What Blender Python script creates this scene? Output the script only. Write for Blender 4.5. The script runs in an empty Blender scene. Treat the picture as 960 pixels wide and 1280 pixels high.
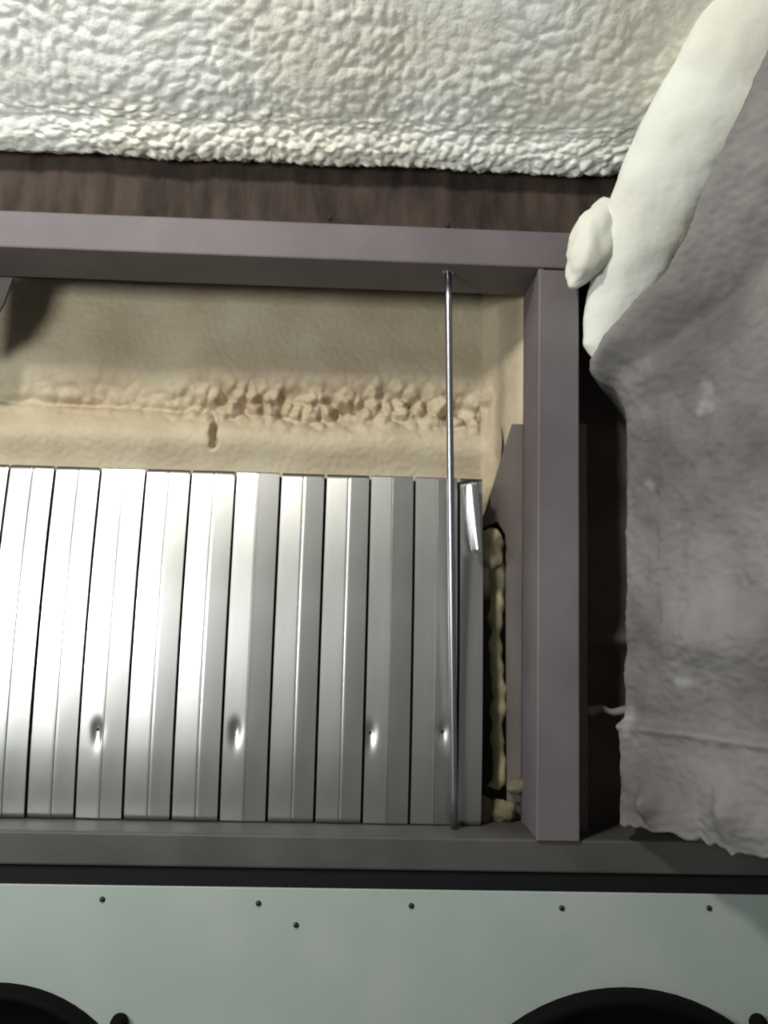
import bpy, bmesh, math, random
from mathutils import Vector, Matrix, Euler, noise

random.seed(4)
S = bpy.context.scene
COL = S.collection
# ------------------------------------------------------------------ camera
F_PX = 1150.0                                  # focal length in pixels of the 960x1280 frame
cam_d = bpy.data.cameras.new('camera')
cam_d.sensor_fit = 'HORIZONTAL'
cam_d.sensor_width = 36.0
cam_d.lens = 36.0 * F_PX / 960.0
cam_d.clip_start = 0.02
cam_d.dof.use_dof = True                       # the phone picture is slightly soft
cam_d.dof.focus_distance = 0.95
cam_d.dof.aperture_fstop = 7.5
cam = bpy.data.objects.new('camera', cam_d)
COL.objects.link(cam)
CAM = Vector((0.0, -1.27, 0.0))
ROT = (Matrix.Rotation(math.radians(-2.0), 3, 'Z')
       @ Matrix.Rotation(math.radians(90 + 7.0), 3, 'X')
       @ Matrix.Rotation(math.radians(1.4), 3, 'Z'))
cam.matrix_world = Matrix.Translation(CAM) @ ROT.to_4x4()
S.camera = cam

# ------------------------------------------------------------------ world, light, exposure
S.view_settings.view_transform = 'Standard'
S.view_settings.look = 'None'
S.view_settings.exposure = 0.14
S.view_settings.gamma = 1.0
S.view_settings.use_curve_mapping = False
world = bpy.data.worlds.new('world')
S.world = world
world.use_nodes = True
world.node_tree.nodes['Background'].inputs['Color'].default_value = (0.80, 0.86, 0.84, 1)
world.node_tree.nodes['Background'].inputs['Strength'].default_value = 0.105


def area(name, loc, target, sx, sy, power, color):
    d = bpy.data.lights.new(name, 'AREA')
    d.shape = 'RECTANGLE'
    d.size, d.size_y = sx, sy
    d.energy = power
    d.color = color
    o = bpy.data.objects.new(name, d)
    COL.objects.link(o)
    o.location = loc
    o.rotation_euler = (Vector(target) - Vector(loc)).to_track_quat('-Z', 'Y').to_euler()
    return o


area('work_lamp', (-0.72, -1.25, 1.16), (0.0, 0.1, 0.35), 0.17, 0.17, 19, (1.0, 0.97, 0.90))
area('window_light', (-1.05, -1.40, 0.20), (-0.1, 0.0, 0.30), 0.50, 0.34, 15.5, (0.97, 1.0, 0.98))


def at(px, py, Y=0.0):
    """point on the plane y = Y seen at photograph pixel (px, py)"""
    d = ROT @ Vector(((px - 480) / F_PX, (640 - py) / F_PX, -1.0))
    return CAM + d * ((Y - CAM.y) / d.y)


# ------------------------------------------------------------------ materials
def mat(name, base, rough=0.7, metal=0.0, base2=None, scale=8.0, stretch=(1, 1, 1), bump=0.0, bscale=80.0,
        bstretch=(1, 1, 1), detail=5.0, spots=None, spot_scale=20.0, rvar=0.0, spec=0.5, lo=0.35, hi=0.65):
    m = bpy.data.materials.new(name)
    m.use_nodes = True
    nt = m.node_tree
    n, l = nt.nodes, nt.links
    b = n['Principled BSDF']
    b.inputs['Roughness'].default_value = rough
    b.inputs['Metallic'].default_value = metal
    b.inputs['Specular IOR Level'].default_value = spec
    b.inputs['Base Color'].default_value = (*base, 1)
    tc = n.new('ShaderNodeTexCoord')

    def tex(sc, st, det=detail):
        mp = n.new('ShaderNodeMapping')
        mp.inputs['Scale'].default_value = st
        l.new(tc.outputs['Object'], mp.inputs['Vector'])
        t = n.new('ShaderNodeTexNoise')
        t.inputs['Scale'].default_value = sc
        t.inputs['Detail'].default_value = det
        l.new(mp.outputs[0], t.inputs['Vector'])
        return t
    last = None
    if base2:
        t = tex(scale, stretch)
        r = n.new('ShaderNodeValToRGB')
        r.color_ramp.elements[0].position = lo
        r.color_ramp.elements[1].position = hi
        r.color_ramp.elements[0].color = (*base, 1)
        r.color_ramp.elements[1].color = (*base2, 1)
        l.new(t.outputs['Fac'], r.inputs['Fac'])
        last = r.outputs['Color']
        if rvar:
            mr = n.new('ShaderNodeMapRange')
            mr.inputs['To Min'].default_value = rough - rvar
            mr.inputs['To Max'].default_value = rough + rvar
            l.new(t.outputs['Fac'], mr.inputs['Value'])
            l.new(mr.outputs[0], b.inputs['Roughness'])
    if spots:
        t = tex(spot_scale, (1, 1, 1), 3)
        r = n.new('ShaderNodeValToRGB')
        r.color_ramp.elements[0].position = 0.62
        r.color_ramp.elements[1].position = 0.74
        r.color_ramp.elements[0].color = (0, 0, 0, 1)
        r.color_ramp.elements[1].color = (1, 1, 1, 1)
        l.new(t.outputs['Fac'], r.inputs['Fac'])
        mx = n.new('ShaderNodeMix')
        mx.data_type = 'RGBA'
        l.new(r.outputs['Color'], mx.inputs['Factor'])
        if last:
            l.new(last, mx.inputs['A'])
        else:
            mx.inputs['A'].default_value = (*base, 1)
        mx.inputs['B'].default_value = (*spots, 1)
        last = mx.outputs['Result']
    if last:
        l.new(last, b.inputs['Base Color'])
    if bump:
        t = tex(bscale, bstretch, 6)
        bp = n.new('ShaderNodeBump')
        bp.inputs['Strength'].default_value = bump
        bp.inputs['Distance'].default_value = 0.004
        l.new(t.outputs['Fac'], bp.inputs['Height'])
        l.new(bp.outputs[0], b.inputs['Normal'])
    return m


M = {}
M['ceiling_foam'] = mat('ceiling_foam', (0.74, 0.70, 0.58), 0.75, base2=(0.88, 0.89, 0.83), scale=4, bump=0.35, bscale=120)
M['rafter_foam'] = mat('rafter_foam', (0.64, 0.63, 0.54), 0.75, base2=(0.70, 0.72, 0.66), scale=6, bump=0.15, bscale=90)
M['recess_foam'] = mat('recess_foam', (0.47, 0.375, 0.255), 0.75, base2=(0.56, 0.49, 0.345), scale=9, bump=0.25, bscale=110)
M['grey_foam'] = mat('grey_foam', (0.115, 0.104, 0.100), 0.9, base2=(0.225, 0.215, 0.207), scale=6, stretch=(1, 1, 1), bump=0.35,
                     bscale=70, spots=(0.30, 0.30, 0.29), spot_scale=11)
M['primer'] = mat('primer', (0.108, 0.090, 0.097), 0.6, base2=(0.148, 0.127, 0.135), scale=6, stretch=(1, 1, 1), bump=0.06, bscale=150)
M['sill'] = mat('sill', (0.052, 0.050, 0.045), 0.6, base2=(0.082, 0.077, 0.070), scale=7, bump=0.08, bscale=120)
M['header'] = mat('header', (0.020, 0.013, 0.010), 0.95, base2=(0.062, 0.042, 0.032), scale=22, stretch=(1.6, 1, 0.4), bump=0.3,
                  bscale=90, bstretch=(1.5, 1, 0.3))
M['galvanised'] = mat('galvanised', (0.55, 0.55, 0.52), 0.35, 1.0, base2=(0.62, 0.62, 0.60), scale=14, stretch=(1, 1, 0.3), rvar=0.04)
M['bright_metal'] = mat('bright_metal', (0.85, 0.85, 0.88), 0.27, 1.0)
M['rod'] = mat('rod', (0.42, 0.43, 0.46), 0.32, 1.0, bump=0.05, bscale=200)
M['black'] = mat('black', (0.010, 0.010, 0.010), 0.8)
M['black_plastic'] = mat('black_plastic', (0.003, 0.003, 0.003), 0.8, spec=0.1)
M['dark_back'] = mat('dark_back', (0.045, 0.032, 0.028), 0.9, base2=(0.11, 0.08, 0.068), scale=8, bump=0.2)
M['white_panel'] = mat('white_panel', (0.34, 0.40, 0.36), 0.45, base2=(0.38, 0.42, 0.39), scale=10, bump=0.02, bscale=60)
M['screw'] = mat('screw', (0.045, 0.05, 0.05), 0.5, 0.8)
M['yellow_foam'] = mat('yellow_foam', (0.30, 0.26, 0.14), 0.85, base2=(0.44, 0.40, 0.25), scale=30, bump=0.4, bscale=160)
M['shaded_foam'] = mat('shaded_foam', (0.085, 0.072, 0.04), 0.9, base2=(0.17, 0.15, 0.09), scale=30, bump=0.4, bscale=160)  # foam colour darkened to carry the shade at the foot of the gap
M['plate'] = mat('plate', (0.115, 0.095, 0.086), 0.7, base2=(0.15, 0.13, 0.115), scale=10, bump=0.1)


# ------------------------------------------------------------------ helpers
def obj(name, verts, faces, m, parent=None, smooth=False, data=None):
    me = data
    if me is None:
        me = bpy.data.meshes.new(name)
        me.from_pydata([tuple(v) for v in verts], [], faces)
        bm = bmesh.new()
        bm.from_mesh(me)
        bmesh.ops.recalc_face_normals(bm, faces=bm.faces)
        bm.to_mesh(me)
        bm.free()
        me.materials.append(m)
        if smooth:
            me.polygons.foreach_set('use_smooth', [True] * len(me.polygons))
        me.update()
    o = bpy.data.objects.new(name, me)
    COL.objects.link(o)
    if parent:
        o.parent = parent
    return o


def empty(name, loc=(0, 0, 0)):
    o = bpy.data.objects.new(name, None)
    o.empty_display_size = 0.05
    COL.objects.link(o)
    o.location = loc
    return o


def tag(o, label=None, cat=None, group=None, kind=None):
    if label:
        o['label'] = label
    if cat:
        o['category'] = cat
    if group:
        o['group'] = group
    if kind:
        o['kind'] = kind
    return o


def bevel(o, w=0.002, seg=2):
    md = o.modifiers.new('bevel', 'BEVEL')
    md.width = w
    md.segments = seg
    md.limit_method = 'ANGLE'
    return o


def box(name, a, b, m, parent=None, bev=0.0):
    x0, y0, z0 = a
    x1, y1, z1 = b
    v = [(x0, y0, z0), (x1, y0, z0), (x1, y1, z0), (x0, y1, z0), (x0, y0, z1), (x1, y0, z1), (x1, y1, z1), (x0, y1, z1)]
    f = [(0, 1, 2, 3), (4, 5, 6, 7), (0, 1, 5, 4), (1, 2, 6, 5), (2, 3, 7, 6), (3, 0, 4, 7)]
    o = obj(name, v, f, m, parent)
    if bev:
        bevel(o, bev)
    return o


def prism_y(name, pts, y0, y1, m, parent=None, bev=0.0):
    """polygon given as (x, z) points, extruded from y0 to y1"""
    n = len(pts)
    v = [(x, y0, z) for x, z in pts] + [(x, y1, z) for x, z in pts]
    f = [tuple(range(n)), tuple(range(2 * n - 1, n - 1, -1))]
    f += [(i, (i + 1) % n, n + (i + 1) % n, n + i) for i in range(n)]
    o = obj(name, v, f, m, parent)
    if bev:
        bevel(o, bev)
    return o


def disc(name, c, r, d, m, parent=None, seg=14, dome=0.4):
    """a low domed head facing the camera side (-y), its base at c"""
    v, f = [], []
    rings = [(1.0, 0.0), (1.0, 0.5), (0.8, 0.85), (0.4, 1.0)]
    for k, h in rings:
        for i in range(seg):
            a = 2 * math.pi * i / seg
            v.append((c[0] + r * k * math.cos(a), c[1] - d * h, c[2] + r * k * math.sin(a)))
    for j in range(len(rings) - 1):
        for i in range(seg):
            f.append((j * seg + i, j * seg + (i + 1) % seg, (j + 1) * seg + (i + 1) % seg, (j + 1) * seg + i))
    f.append(tuple(range((len(rings) - 1) * seg, len(rings) * seg)))
    f.append(tuple(range(seg))[::-1])
    return obj(name, v, f, m, parent, smooth=True)


def grid(name, fn, nu, nv, m, parent=None, thick=0.0):
    """surface fn(u, v) -> Vector; an optional back skin gives it real thickness"""
    v = [fn(i / nu, j / nv) for j in range(nv + 1) for i in range(nu + 1)]
    w = nu + 1
    f = [(j * w + i, j * w + i + 1, (j + 1) * w + i + 1, (j + 1) * w + i) for j in range(nv) for i in range(nu)]
    me = bpy.data.meshes.new(name)
    me.from_pydata([tuple(p) for p in v], [], f)
    me.materials.append(m)
    me.polygons.foreach_set('use_smooth', [True] * len(me.polygons))
    me.update()
    o = bpy.data.objects.new(name, me)
    COL.objects.link(o)
    if parent:
        o.parent = parent
    if thick:
        md = o.modifiers.new('thick', 'SOLIDIFY')
        md.thickness = thick
        md.offset = -1.0
    return o


def sm(a, b, x):
    t = max(0.0, min(1.0, (x - a) / (b - a)))
    return t * t * (3 - 2 * t)


def lerp_path(path, t):
    """piecewise path: list of (t, Vector)"""
    for (t0, p0), (t1, p1) in zip(path, path[1:]):
        if t <= t1:
            return p0.lerp(p1, (t - t0) / (t1 - t0))
    return path[-1][1]


def smooth_path(pts, t):
    """Catmull-Rom through equally spaced points, t in 0..1"""
    n = len(pts) - 1
    x = min(max(t, 0.0), 1.0) * n
    i = min(int(x), n - 1)
    u = x - i
    p0, p1, p2, p3 = pts[max(i - 1, 0)], pts[i], pts[i + 1], pts[min(i + 2, n)]
    return 0.5 * ((2 * p1) + (p2 - p0) * u + (2 * p0 - 5 * p1 + 4 * p2 - p3) * u * u + (3 * p1 - p0 - 3 * p2 + p3) * u ** 3)


def nz(p, s):
    return noise.noise(Vector(p) * s)


def lumps(p, s):
    """rounded popcorn lumps: 0 in the creases, 1 on the crowns"""
    d, _ = noise.voronoi(Vector(p) * s)
    return max(0.0, 1.0 - d[0] ** 2 * 1.6)


# ------------------------------------------------------------------ measured levels
XL, XR = -0.66, 0.72
z_beam_top = at(350, 276, 0).z
z_beam_bot = at(350, 322, 0).z
z_lip = at(400, 192, -0.02).z
z_sill_top = at(350, 1044, 0).z
z_sill_bot = at(350, 1086, 0).z
z_panel_top = at(480, 1112, -0.012).z
x_post_l = at(671, 700, 0).x
x_post_r = at(723, 700, 0).x
print('levels', z_beam_top, z_beam_bot, z_lip, z_sill_top, z_sill_bot, z_panel_top, x_post_l, x_post_r)

# ------------------------------------------------------------------ setting: back walls
Y_REC = 0.24
back = box('wall_back', (XL, 0.34, -0.9), (XR, 0.37, 0.95), M['dark_back'])
tag(back, 'dark rough wall seen in the gaps behind the steel frame', kind='structure')

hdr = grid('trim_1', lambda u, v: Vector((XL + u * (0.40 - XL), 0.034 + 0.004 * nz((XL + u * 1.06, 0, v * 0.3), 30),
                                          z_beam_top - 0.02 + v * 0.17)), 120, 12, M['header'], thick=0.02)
tag(hdr, 'dark rusty brown header strip between the steel beam and the foam ceiling', kind='structure')
hdr_end = box('trim_2', (XL, 0.06, z_beam_top - 0.01), (0.55, 0.33, z_beam_top + 0.01), M['dark_back'])
tag(hdr_end, 'dark shelf closing the top of the recess above the beam', kind='structure')


# ceiling foam: lip over the header, then rising toward the viewer
def v_along(v):
    return v * 0.62


def ceil_fn(u, v):
    x = XL - 0.1 + u * 1.34
    n0 = 0.003 * nz((x, 0, 0), 9) + 0.0015 * nz((x, 3, 0), 30)
    prof = [(0.00, Vector((0, 0.045, z_lip + 0.025))), (0.05, Vector((0, 0.020, z_lip + 0.006))),
            (0.09, Vector((0, 0.000, z_lip - 0.003))), (0.14, Vector((0, -0.022, z_lip + 0.006))),
            (0.22, Vector((0, -0.045, z_lip + 0.026))), (0.28, Vector((0, -0.062, z_lip + 0.034))),
            (0.36, Vector((0, -0.10, z_lip + 0.052))), (0.55, Vector((0, -0.19, z_lip + 0.105))),
            (1.0, Vector((0, -0.50, z_lip + 0.30)))]
    p = lerp_path(prof, v)
    d = (lerp_path(prof, min(v + 0.02, 1.0)) - lerp_path(prof, max(v - 0.02, 0.0))).normalized()
    nrm = Vector((0, d.z, -d.y))
    if nrm.z > 0:
        nrm = -nrm
    q = Vector((x, p.y, p.z))
    arc = 1.1 * (q.x - 0.02) + 0.15 * nz(q, 5)                                       # streaks fan out from the middle
    along = v_along(v)
    ca, sa = math.cos(arc), math.sin(arc)
    sx, sy = q.x - 0.02, along
    sk = Vector(((sx * ca - sy * sa) * 1.0, (sx * sa + sy * ca) * 0.60, 0.3))
    sk += 0.0035 * noise.noise_vector(q * 45)
    h = 0.0062 * (lumps(sk, 88) - 0.4) + 0.0020 * nz(sk, 95) + 0.0018 * nz(sk, 170) + 0.003 * nz(q, 9)
    h *= (0.75 + 0.6 * nz(q + Vector((5, 2, 1)), 8)) * (0.55 + 0.55 * sm(-0.12, 0.0, q.y))
    return q + nrm * h + Vector((0, 0, n0))


ceil = grid('ceiling', ceil_fn, 560, 250, M['ceiling_foam'], thick=0.03)
tag(ceil, 'cream spray foam ceiling with a scaly lumpy texture', kind='structure')


# recess foam: back of the opening, behind the slats
CR = at(268, 560, Y_REC).x
X0R, X1R = XL, at(604, 560, Y_REC).x + 0.02


def rec_fn(u, v):
    x = X0R + u * (X1R - X0R)
    z = 0.175 + v * 0.435
    y = Y_REC
    # smooth upper sheet bulges, seam band recessed and crumbly, round roll below
    zc = at(300, 505, Y_REC).z - 0.0 * x
    s = z - zc - 0.008 * nz((x, 0, 0), 8)
    band = math.exp(-(s / 0.030) ** 2)
    y += 0.016 * band - 0.022 * math.exp(-((s + 0.062) / 0.034) ** 2) - 0.010 * math.exp(-((s - 0.06) / 0.04) ** 2)
    q = Vector((x, z, 0))
    left = sm(CR - 0.10, CR + 0.01, x)
    crumb = band * (0.25 + 0.75 * left)
    y -= crumb * 0.034 * (lumps(q + 0.006 * noise.noise_vector(q * 40), 42) - 0.35) + crumb * 0.012 * nz(q, 75)
    y -= 0.003 * nz(q, 14) + 0.0008 * nz(q, 120)
    # vertical tear by the crack
    tx = (x - CR - 0.004 * nz((0, z, 0), 60)) / 0.0045
    y += 0.030 * math.exp(-tx * tx) * sm(zc - 0.085, zc - 0.068, z) * (1 - sm(zc - 0.045, zc - 0.02, z))
    # big crease left, falling to the right
    lz = zc - 0.010 + 0.05 * (-0.35 - x) * 0.6
    y += 0.018 * math.exp(-((z - lz) / 0.007) ** 2) * (1 - left) * (0.6 + nz((x, 0, 3), 12))
    # soft hollow in the middle left
    y += 0.010 * math.exp(-((x - at(180, 500, Y_REC).x) / 0.06) ** 2) * sm(zc - 0.03, zc + 0.05, z)
    # curls forward at the right corner
    y -= 0.06 * sm(X1R - 0.035, X1R + 0.01, x) ** 2
    return Vector((x, y, z))


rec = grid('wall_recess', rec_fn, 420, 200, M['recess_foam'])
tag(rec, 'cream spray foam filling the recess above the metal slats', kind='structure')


# foam on the right side of the recess, cut off on a slant above the steel plate
def side_fn(u, v):
    a = at(600, 560, Y_REC - 0.01)
    b = at(662, 560, 0.125)
    x = a.x + u * (b.x - a.x)
    y = a.y + u * (b.y - a.y)
    zt = 0.60
    zb = at(602, 640, 0.20).z * (1 - u) + at(655, 552, 0.13).z * u - 0.016
    z = zb + v * (zt - zb)
    edge = 0.010 * (1 - sm(0, 0.06, v))
    q = Vector((x, y, z))
    cr = math.exp(-((z - at(604, 500, 0.22).z) / 0.026) ** 2) * (1 - sm(0.0, 0.45, u))
    h = 0.004 * nz(q, 25) + 0.0015 * nz(q, 90) - edge + cr * (0.022 * (lumps(q, 46) - 0.4) + 0.010 * nz(q, 80))
    return Vector((x - h * 0.6, y - h * 0.8, z))


side = grid('wall_recess_side', side_fn, 40, 120, M['recess_foam'], thick=0.01)
tag(side, 'smooth cream foam fillet turning from the recess toward the steel post', kind='structure')

# dark brown backing strip between the post and the right foam wall
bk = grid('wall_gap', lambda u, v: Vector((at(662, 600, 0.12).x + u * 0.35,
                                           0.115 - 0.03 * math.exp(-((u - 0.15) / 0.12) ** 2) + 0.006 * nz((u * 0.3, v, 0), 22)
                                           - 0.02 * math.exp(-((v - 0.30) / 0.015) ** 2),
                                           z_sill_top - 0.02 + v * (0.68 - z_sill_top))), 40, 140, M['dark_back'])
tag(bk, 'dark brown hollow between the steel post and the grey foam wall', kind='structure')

# ------------------------------------------------------------------ right foam wall
WA = at(783, 760, 0.0)
WDIR = Vector((at(960, 800, -0.19).x - WA.x, -0.19, 0))
z_wall_bot = at(796, 1030, -0.01).z
print('wall', WA, WDIR, z_wall_bot)


def wall_fn(u, v):
    n = Vector((WDIR.y, -WDIR.x, 0)).normalized()        # toward the room
    if n.x > 0:
        n = -n
    z = z_wall_bot + v * (0.80 - z_wall_bot)
    zr = at(800, 902, -0.02).z
    if u < 0.06:                                         # rounded return at the left edge
        t = 1 - u / 0.06
        p = WA + Vector((0.036 * t, 0.10 * t, 0)) - n * 0.0
        soft = 1 - t
    else:
        t = (u - 0.06) / 0.94
        p = WA + WDIR * (t * 2.1)
        soft = 1.0
    p = Vector((p.x, p.y, z))
    q = p.copy()
    h = 0.010 * nz(q, 7) + 0.0055 * nz(Vector((q.x * 2, q.y, q.z)), 26) + 0.0022 * nz(Vector((q.x, q.y, q.z * 1.8)), 80)
    # ledge line: below it the foam stands a little prouder
    h += 0.012 * (1 - sm(zr - 0.012, zr + 0.006, z)) + 0.007 * math.exp(-((z - zr + 0.006) / 0.006) ** 2)
    # bumps near the foot
    for (bx, by, r, a) in ((816, 1004, 0.016, 0.032), (925, 1016, 0.028, 0.028)):
        c = WA + WDIR * max(0.0, (at(bx, by, -0.02 if bx < 850 else -0.15).x - WA.x) / WDIR.x)
        cz = at(bx, by, c.y).z
        dd = ((p.x - c.x) ** 2 + (p.y - c.y) ** 2 + (z - cz) ** 2 * 0.6) ** 0.5
        h += a * math.exp(-(dd / r) ** 2)
    # broad swelling mid-wall
    cm = WA + WDIR * 0.75
    dd = ((p.x - cm.x) ** 2 + (p.y - cm.y) ** 2) ** 0.5
    h += 0.024 * math.exp(-((z - at(890, 800, -0.13).z) / 0.035) ** 2) * math.exp(-(dd / 0.12) ** 2)
    # crease under the rafter foam, rising toward the viewer
    zc = at(790, 485, 0).z + 0.55 * max(0, -p.y)
    h -= 0.012 * math.exp(-((z - zc) / 0.018) ** 2)
    zr2 = 0.352 + 1.38 * max(0.0, -p.y)
    h += (0.018 + 0.16 * max(0.0, -p.y)) * sm(zc, zr2, z) - 0.30 * sm(zr2, zr2 + 0.16, z)
    # ragged foot, left edge widens above
    zz = z
    if v < 0.03:
        zz = z + 0.007 * nz((p.x, p.y, 0), 60) * (1 - v / 0.03)
    w = p + n * (h * soft)
    w.z = zz
    # the upper end leans left over the hollow
    lean = sm(at(783, 520, 0).z, at(740, 455, 0).z + 0.01, z) * (1 - sm(at(740, 400, 0).z, at(740, 330, 0).z, z))
    w.x -= 0.050 * lean * (1 - sm(0.06, 0.35, u))
    return w


rw = grid('wall_right', wall_fn, 260, 330, M['grey_foam'], thick=0.02)
tag(rw, 'grey sprayed foam wall on the right with a ridge and two bumps near its foot', kind='structure')

# ------------------------------------------------------------------ foamed rafter running up to the right
raf_pts = [at(748, 452, -0.005), at(768, 380, -0.02), at(800, 300, -0.05), at(846, 205, -0.10),
           at(908, 105, -0.16), at(978, -10, -0.22), at(1060, -150, -0.30)]
raf_rad = [0.018, 0.040, 0.058, 0.067, 0.075, 0.080, 0.085]


def raf_fn(u, v):
    t = v
    c = smooth_path(raf_pts, t)
    d = (smooth_path(raf_pts, min(1, t + 0.02)) - smooth_path(raf_pts, max(0, t - 0.02))).normalized()
    k = t * (len(raf_rad) - 1)
    i = min(int(k), len(raf_rad) - 2)
    r = raf_rad[i] * (1 - (k - i)) + raf_rad[i + 1] * (k - i)
    r *= math.sqrt(min(1.0, t / 0.05 + 0.02))
    side_v = d.cross(Vector((0, 1, 0))).normalized()
    if side_v.x > 0:
        side_v = -side_v
    fr = d.cross(side_v).normalized()
    if fr.y > 0:
        fr = -fr
    a = math.pi * (-0.30 + 1.60 * u)                     # from behind left, round the front, to behind right
    e = side_v * math.cos(a) + fr * math.sin(a) * 0.62
    q = c + e * r
    h = 0.006 * nz(q, 14) + 0.003 * nz(q, 34) + 0.0006 * nz(q, 130)
    return c + e * (r + h)


raf = grid('trim_3', raf_fn, 90, 240, M['rafter_foam'])
tag(raf, 'pale smooth foam coated rafter rising to the right between ceiling and wall', kind='structure')


def blob(name, c, rx, ry, rz, m, tilt=0.0, amp=0.15, sc=30, seg=48, parent=None, pinch=0.0):
    v, f = [], []
    nr, ns = seg // 2, seg
    R = Matrix.Rotation(tilt, 3, 'Y')
    for j in range(nr + 1):
        th = math.pi * j / nr
        for i in range(ns):
            ph = 2 * math.pi * i / ns
            e = Vector((math.sin(th) * math.cos(ph), math.sin(th) * math.sin(ph), math.cos(th)))
            k = 1.0 - pinch * max(0.0, -e.z) ** 1.5
            p = R @ Vector((e.x * rx * k, e.y * ry * k, e.z * rz))
            w = Vector(c) + p
            s = 1 + amp * nz(w, sc) + amp * 0.5 * nz(w, sc * 2.3)
            v.append(Vector(c) + p * s)
    for j in range(nr):
        for i in range(ns):
            f.append((j * ns + i, j * ns + (i + 1) % ns, (j + 1) * ns + (i + 1) % ns, (j + 1) * ns + i))
    return obj(name, v, f, m, parent, smooth=True)


c1 = at(738, 306, -0.045)
lump = blob('foam_lump', c1, 0.033, 0.032, 0.074, M['rafter_foam'], tilt=math.radians(21), amp=0.27, sc=27, pinch=0.5)
tag(lump, 'bulging pale foam drip hanging over the top of the steel post', 'foam')

# ------------------------------------------------------------------ steel frame
bt = empty('steel_beam', (0, 0, z_beam_bot))
tag(bt, 'long horizontal brown-grey steel beam across the top of the opening', 'beam')
x_beam_r = at(726, 320, 0).x
zm = at(350, 322, 0).z
wall_t = 0.006


def rel(o, root):
    o.parent = root
    o.matrix_parent_inverse = Matrix.Translation(-root.location)
    return o


b1 = box('web', (XL, 0.0, z_beam_bot), (x_beam_r, 0.008, z_beam_top), M['primer'], bev=0.003)
rel(b1, bt)
b2 = box('lower_flange', (XL, 0.006, z_beam_bot), (x_beam_r, 0.115, z_beam_bot + 0.007), M['primer'], bev=0.002)
rel(b2, bt)
b3 = box('upper_flange', (XL, 0.006, z_beam_top - 0.007), (x_beam_r, 0.034, z_beam_top), M['primer'], bev=0.002)
rel(b3, bt)
for px, py in ((412, 273), (560, 282)):
    p = at(px, py, 0.0)
    rel(disc('bolt_head', (p.x, 0.001, p.z + 0.001), 0.0042, 0.004, M['black']), bt)

z_post_top = z_beam_bot - 0.001
pt = empty('steel_post', ((x_post_l + x_post_r) / 2, 0.05, z_sill_top))
tag(pt, 'upright brown-grey steel post at the right side of the opening', 'post')
rel(box('front_flange', (x_post_l, -0.006, z_sill_top - 0.001), (x_post_r, 0.002, z_post_top - 0.004), M['primer'], bev=0.002), pt)
rel(box('web', (x_post_l + 0.001, 0.0, z_sill_top), (x_post_l + 0.009, 0.115, z_post_top), M['primer'], bev=0.002), pt)
rel(box('right_flange', (x_post_r - 0.007, 0.0, z_sill_top), (x_post_r, 0.06, z_post_top), M['primer'], bev=0.002), pt)
rel(box('rear_flange', (x_post_l + 0.001, 0.108, z_sill_top), (x_post_r, 0.115, z_post_top), M['primer'], bev=0.001), pt)

rel(box('side_flange', (x_post_r - 0.002, 0.052, z_sill_top), (x_post_r + 0.026, 0.058, at(735, 530, 0.055).z), M['plate'], bev=0.001), pt)

st = empty('steel_sill', (0, 0, z_sill_bot))
tag(st, 'horizontal dark grey steel sill beam under the metal slats', 'beam')
rel(box('web', (XL, 0.0, z_sill_bot), (XR, 0.008, z_sill_top), M['sill'], bev=0.003), st)
rel(box('upper_flange', (XL, 0.006, z_sill_top - 0.008), (XR, 0.13, z_sill_top), M['sill'], bev=0.002), st)
rel(box('lower_flange', (XL, 0.006, z_sill_bot), (XR, 0.10, z_sill_bot + 0.006), M['sill'], bev=0.002), st)
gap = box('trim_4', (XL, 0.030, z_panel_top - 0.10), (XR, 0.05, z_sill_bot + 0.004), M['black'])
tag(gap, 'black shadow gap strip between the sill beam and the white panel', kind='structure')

# brown steel plate behind the post with a notch above the foam strip
YP = 0.125
pp = [at(596, 662, YP), at(606, 640, YP), at(640, 530, YP), at(672, 530, YP), at(672, 1040, YP), at(634, 1040, YP),
      at(632, 668, YP), at(622, 652, YP)]
pl = prism_y('side_plate', [(p.x, p.z) for p in pp], YP, YP + 0.004, M['plate'])
tag(pl, 'flat brown steel plate just left of the post, behind it', 'plate')

gp = [at(-60, 330, YP), at(22, 330, YP), at(14, 352, YP), at(4, 380, YP), at(-16, 412, YP), at(-60, 440, YP)]
gs = prism_y('shadow_plate', [(p.x, p.z) for p in gp], YP, YP + 0.006, M['plate'])  # added plate, mostly out of view, throwing a shadow onto the recess foam
tag(gs, 'small dark plate added under the beam at the left edge to cast shade', 'plate')

# ------------------------------------------------------------------ metal slats
sheet = empty('slatted_metal_sheet', (0, 0.075, z_sill_top))
tag(sheet, 'shiny galvanised sheet of upright narrow metal slats in the opening', 'metal sheet')
Z0 = z_sill_top + 0.001
YB = 0.072
KC = 0.19
ZT = at(300, 591, 0.110).z
H = ZT - Z0
xa = at(15, 579, 0.108).x
xb = at(518, 598, 0.108).x
PITCH = (xb - xa) / 9.0
print('slats H', H, 'pitch', PITCH)
RIDGE, GRV, GW = 0.0014, 0.009, 0.0021


def slat_y(h):
    return KC * ((h - 0.10) ** 2 - 0.01) + 0.10 * max(0.0, 0.10 - h) ** 1.5


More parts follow.
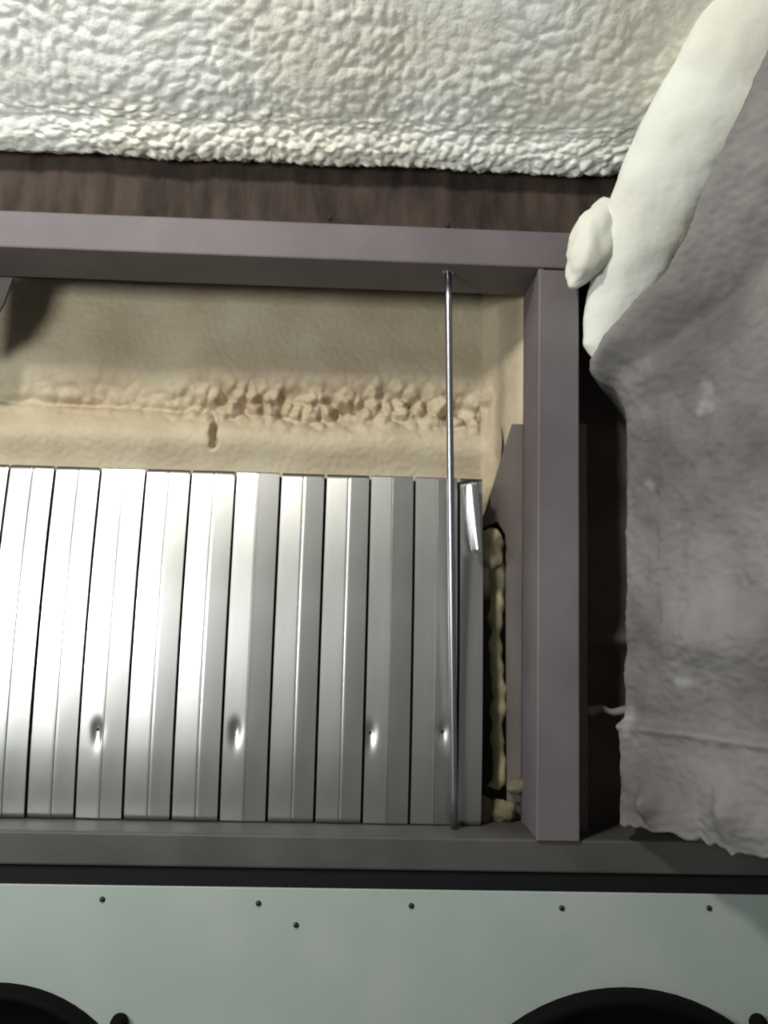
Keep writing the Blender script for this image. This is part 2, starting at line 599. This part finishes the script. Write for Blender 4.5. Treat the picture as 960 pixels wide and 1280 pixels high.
def slat_mesh(width, dent=None, ridge=True, nz_=64):
    """one slat: deep joint fold at each edge, two flats meeting in a shallow ridge"""
    xs = [(GW * 0.8, GRV), (GW * 0.85, 0.0012), (GW, 0.0)]
    inner = 60 if dent else 22
    nz_ = 200 if dent else nz_
    for i in range(1, inner):
        x = GW + (width - 2 * GW) * i / inner
        t = (x - GW) / (width - 2 * GW)
        if ridge:
            k = abs(t - 0.5) * 2
            h = -RIDGE * (1 - k) - (0.0011 if abs(t - 0.5) < 0.012 else 0.0)
        else:
            h = 0.0
        xs.append((x, h))
    xs += [(width - GW, 0.0), (width - GW * 0.85, 0.0012), (width - GW * 0.8, GRV)]
    if ridge:                                            # the crease line standing proud in the middle
        mid = width / 2
        xs = [p for p in xs if abs(p[0] - mid) > 0.0018]
        i = next(k for k, p in enumerate(xs) if p[0] > mid)
        xs[i:i] = [(mid - 0.0016, -RIDGE * 0.95), (mid - 0.0006, -RIDGE - 0.0013), (mid + 0.0006, -RIDGE - 0.0013),
                   (mid + 0.0014, -RIDGE * 0.6)]
    v, f = [], []
    n = len(xs)
    for j in range(nz_ + 1):
        z = H * j / nz_
        y0 = slat_y(z)
        for (x, y) in xs:
            yy = y0 + y
            if dent:
                dx, dz = x - dent[0], z - dent[1]
                r2 = (dx * dx) / 0.007 ** 2 + (dz * dz) / (0.020 ** 2 if dz < 0 else 0.012 ** 2)
                yy += 0.0034 * math.exp(-r2)
            v.append((x, yy, z))
    for j in range(nz_):
        for i in range(n - 1):
            f.append((j * n + i, j * n + i + 1, (j + 1) * n + i + 1, (j + 1) * n + i))
    me = bpy.data.meshes.new('slat')
    me.from_pydata(v, [], f)
    me.materials.append(M['galvanised'])
    me.polygons.foreach_set('use_smooth', [True] * len(me.polygons))
    try:
        me.set_sharp_from_angle(angle=math.radians(30))
    except Exception:
        pass
    me.update()
    return me


plain = slat_mesh(PITCH)
dents = [(122, 912), (295, 912), (463, 916), (553, 915)]
dpts = []
for px, py in dents:
    z = at(px, py, YB).z
    y = YB + slat_y(z - Z0)
    p = at(px, py, y)
    dpts.append(p)
for k in range(-2, 10):
    x0 = xa + k * PITCH
    dent = None
    for p in dpts:
        if x0 <= p.x < x0 + PITCH:
            dent = (p.x - x0, p.z - Z0)
    me = slat_mesh(PITCH, dent) if dent else plain
    o = bpy.data.objects.new('slat', me)
    COL.objects.link(o)
    o.location = (x0, YB + random.uniform(-0.0012, 0.0012), Z0)
    o.rotation_euler = (0, 0, math.radians(random.uniform(-0.8, 0.8)))
    rel(o, sheet)
    md = o.modifiers.new('thick', 'SOLIDIFY')
    md.thickness = 0.0008
bkx0, bkx1 = xa - 2 * PITCH, at(601, 700, 0.12).x - 0.003
bks = grid('backing_sheet', lambda u, v: Vector((bkx0 + u * (bkx1 - bkx0), YB + 0.0125 + slat_y(v * (H - 0.004)), Z0 + v * (H - 0.004))),
           4, 40, M['black'], thick=0.001)
rel(bks, sheet)
x_last = xa + 10 * PITCH
w_last = at(601, 700, 0.12).x - x_last
o = bpy.data.objects.new('slat', slat_mesh(w_last, ridge=False))
COL.objects.link(o)
o.location = (x_last, YB + 0.001, Z0)
rel(o, sheet)
md = o.modifiers.new('thick', 'SOLIDIFY')
md.thickness = 0.0008
for p in dpts:
    rel(disc('rivet', (p.x, p.y + 0.0041, p.z), 0.0028, 0.002, M['black'], seg=14), sheet)

# bright bent tab at the top of the last slat
tv, tf = [], []
nT = 12
for j in range(nT + 1):
    t = j / nT
    l = at(574 + 16 * t ** 1.3, 603 + 89 * t, 0.086 - 0.020 * t)
    r = at(597 + 4 * t, 601 + 91 * t, 0.086 - 0.020 * t)
    for i in range(9):
        s = i / 8
        p = l.lerp(r, s)
        p.y += -0.0066 * min(1.0, s / 0.6) - 0.004 + 0.003 * max(0.0, s - 0.6)
        tv.append(p)
for j in range(nT):
    for i in range(8):
        tf.append((j * 9 + i, j * 9 + i + 1, (j + 1) * 9 + i + 1, (j + 1) * 9 + i))
tab = obj('bent_tab', tv, tf, M['bright_metal'], smooth=True)
md = tab.modifiers.new('thick', 'SOLIDIFY')
md.thickness = 0.001
tab['label'] = 'bright bent metal tab at the top right corner'
rel(tab, sheet)


# ------------------------------------------------------------------ thin rod in front of the slats
def tube(name, pts, rads, m, parent=None, seg=16, amp=0.0, sc=60, sub=1):
    v, f = [], []
    n = (len(pts) - 1) * sub
    for k in range(n + 1):
        t = k / n
        c = smooth_path(pts, t)
        d = (smooth_path(pts, min(1, t + 0.01)) - smooth_path(pts, max(0, t - 0.01))).normalized()
        a = d.orthogonal().normalized() if abs(d.y) > 0.9 else d.cross(Vector((0, 1, 0))).normalized()
        b = d.cross(a).normalized()
        x = t * (len(rads) - 1)
        i = min(int(x), len(rads) - 2)
        r = rads[i] * (1 - x + i) + rads[i + 1] * (x - i)
        for s in range(seg):
            an = 2 * math.pi * s / seg
            e = a * math.cos(an) + b * math.sin(an)
            rr = r * (1 + amp * nz(c + e * r, sc))
            v.append(c + e * rr)
    for k in range(n):
        for s in range(seg):
            f.append((k * seg + s, k * seg + (s + 1) % seg, (k + 1) * seg + (s + 1) % seg, (k + 1) * seg + s))
    f.append(tuple(range(seg))[::-1])
    f.append(tuple(range(n * seg, (n + 1) * seg)))
    return obj(name, v, f, m, parent, smooth=True)


rt = at(560, 352, 0.03)
rt.z = z_beam_bot
rb = at(568, 1036, 0.055)
rb.z = z_sill_top
rd = empty('steel_rod', rb)
tag(rd, 'thin round steel rod running down from the beam in front of the slats', 'rod')
rel(tube('shaft', [rb, rb.lerp(rt, 0.5), rt], [0.0052, 0.0052], M['rod'], seg=20, sub=6), rd)
rel(disc('collar', (0, 0, 0), 0.009, 0.004, M['rod']), rd)
col = [c for c in COL.objects if c.name == 'collar'][0]
col.matrix_parent_inverse = Matrix.Identity(4)
col.rotation_euler = (math.radians(-90), 0, 0)
col.location = rt - rb + Vector((0, 0, -0.0005))

# ------------------------------------------------------------------ old yellow foam in the gap right of the slats
YF = 0.132
fpts = [at(x, y, YF) for x, y in ((616, 690), (622, 740), (619, 800), (624, 860), (621, 920), (624, 965), (618, 985))]
fs = tube('foam_strip', fpts, [0.012, 0.010, 0.009, 0.011, 0.0085, 0.010, 0.013], M['yellow_foam'], amp=0.7, sc=45, sub=14)
fs.data.materials[0] = M['yellow_foam']
tag(fs, 'ragged yellowish foam bead running down the gap beside the last slat', 'foam')
fl = blob('foam_lump', at(613, 684, YF - 0.012), 0.021, 0.016, 0.028, M['yellow_foam'], amp=0.35, sc=40)
tag(fl, 'pale yellowish foam knob at the top of the narrow gap', 'foam')
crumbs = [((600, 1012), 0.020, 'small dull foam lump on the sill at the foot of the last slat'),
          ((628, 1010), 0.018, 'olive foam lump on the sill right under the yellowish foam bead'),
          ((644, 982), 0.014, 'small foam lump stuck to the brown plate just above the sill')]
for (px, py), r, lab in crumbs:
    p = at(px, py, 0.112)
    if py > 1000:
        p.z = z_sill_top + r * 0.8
    tag(blob('foam_crumb', p, r, 0.014, r * 0.95, M['shaded_foam'], amp=0.4, sc=55, seg=30), lab, 'foam',
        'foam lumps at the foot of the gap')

sp = [at(724, 884, 0.07), at(738, 888, 0.062), at(752, 886, 0.066), at(766, 890, 0.06), at(790, 886, 0.05)]
tag(tube('foam_strand', sp, [0.006, 0.007, 0.005, 0.006, 0.006], M['grey_foam'], amp=0.6, sc=60, sub=8),
    'thin dull foam strand bridging the dark gap right of the post', 'foam')

# ------------------------------------------------------------------ white panel with screws
zpb = -0.66
wp = empty('white_panel', (0, -0.01, zpb))
tag(wp, 'pale greenish white sheet panel with a row of screws below the sill', 'panel')
px0, px1 = XL, XR
rel(box('sheet', (px0, -0.012, zpb), (px1, -0.008, z_panel_top), M['white_panel'], bev=0.001), wp)
for px, py in ((128, 1124), (323, 1129), (514, 1132), (702, 1135), (886, 1135), (370, 1156), (-66, 1121)):
    p = at(px, py, -0.012)
    rel(disc('screw', (p.x, -0.0118, p.z), 0.0036, 0.003, M['screw'], seg=12), wp)


# round black housings on the panel
def housing(cx, cz, r, label):
    root = empty('round_housing', (cx, -0.0135, cz))
    tag(root, label, 'vent housing', 'round black housings on the white panel')
    seg = 72
    prof = [(1.0, 0.0), (1.0, -0.020), (0.985, -0.026), (0.955, -0.027), (0.93, -0.022), (0.90, -0.010), (0.0, -0.004)]
    v, f = [], []
    for k, y in prof:
        for i in range(seg):
            a = 2 * math.pi * i / seg
            v.append((r * max(k, 0.001) * math.cos(a), y, r * max(k, 0.001) * math.sin(a)))
    for j in range(len(prof) - 1):
        for i in range(seg):
            f.append((j * seg + i, j * seg + (i + 1) % seg, (j + 1) * seg + (i + 1) % seg, (j + 1) * seg + i))
    o = obj('rim', v, f, M['black_plastic'], root, smooth=True)
    a = math.radians(48)
    return root


c = at(786, 1240, -0.03)
r1 = 0.262
h1 = housing(c.x, c.z - r1, r1, 'round black housing at the bottom right of the white panel')
c = at(-10, 1234, -0.03)
h2 = housing(c.x, c.z - 0.20, 0.20, 'round black housing at the bottom left of the white panel')
for root, px, py in ((h2, 146, 1284), (h1, 953, 1284)):
    p = at(px, py, -0.03)
    o = disc('ear', (p.x - root.location.x, 0.0, p.z - root.location.z), 0.011, 0.018, M['black_plastic'], root, seg=20)
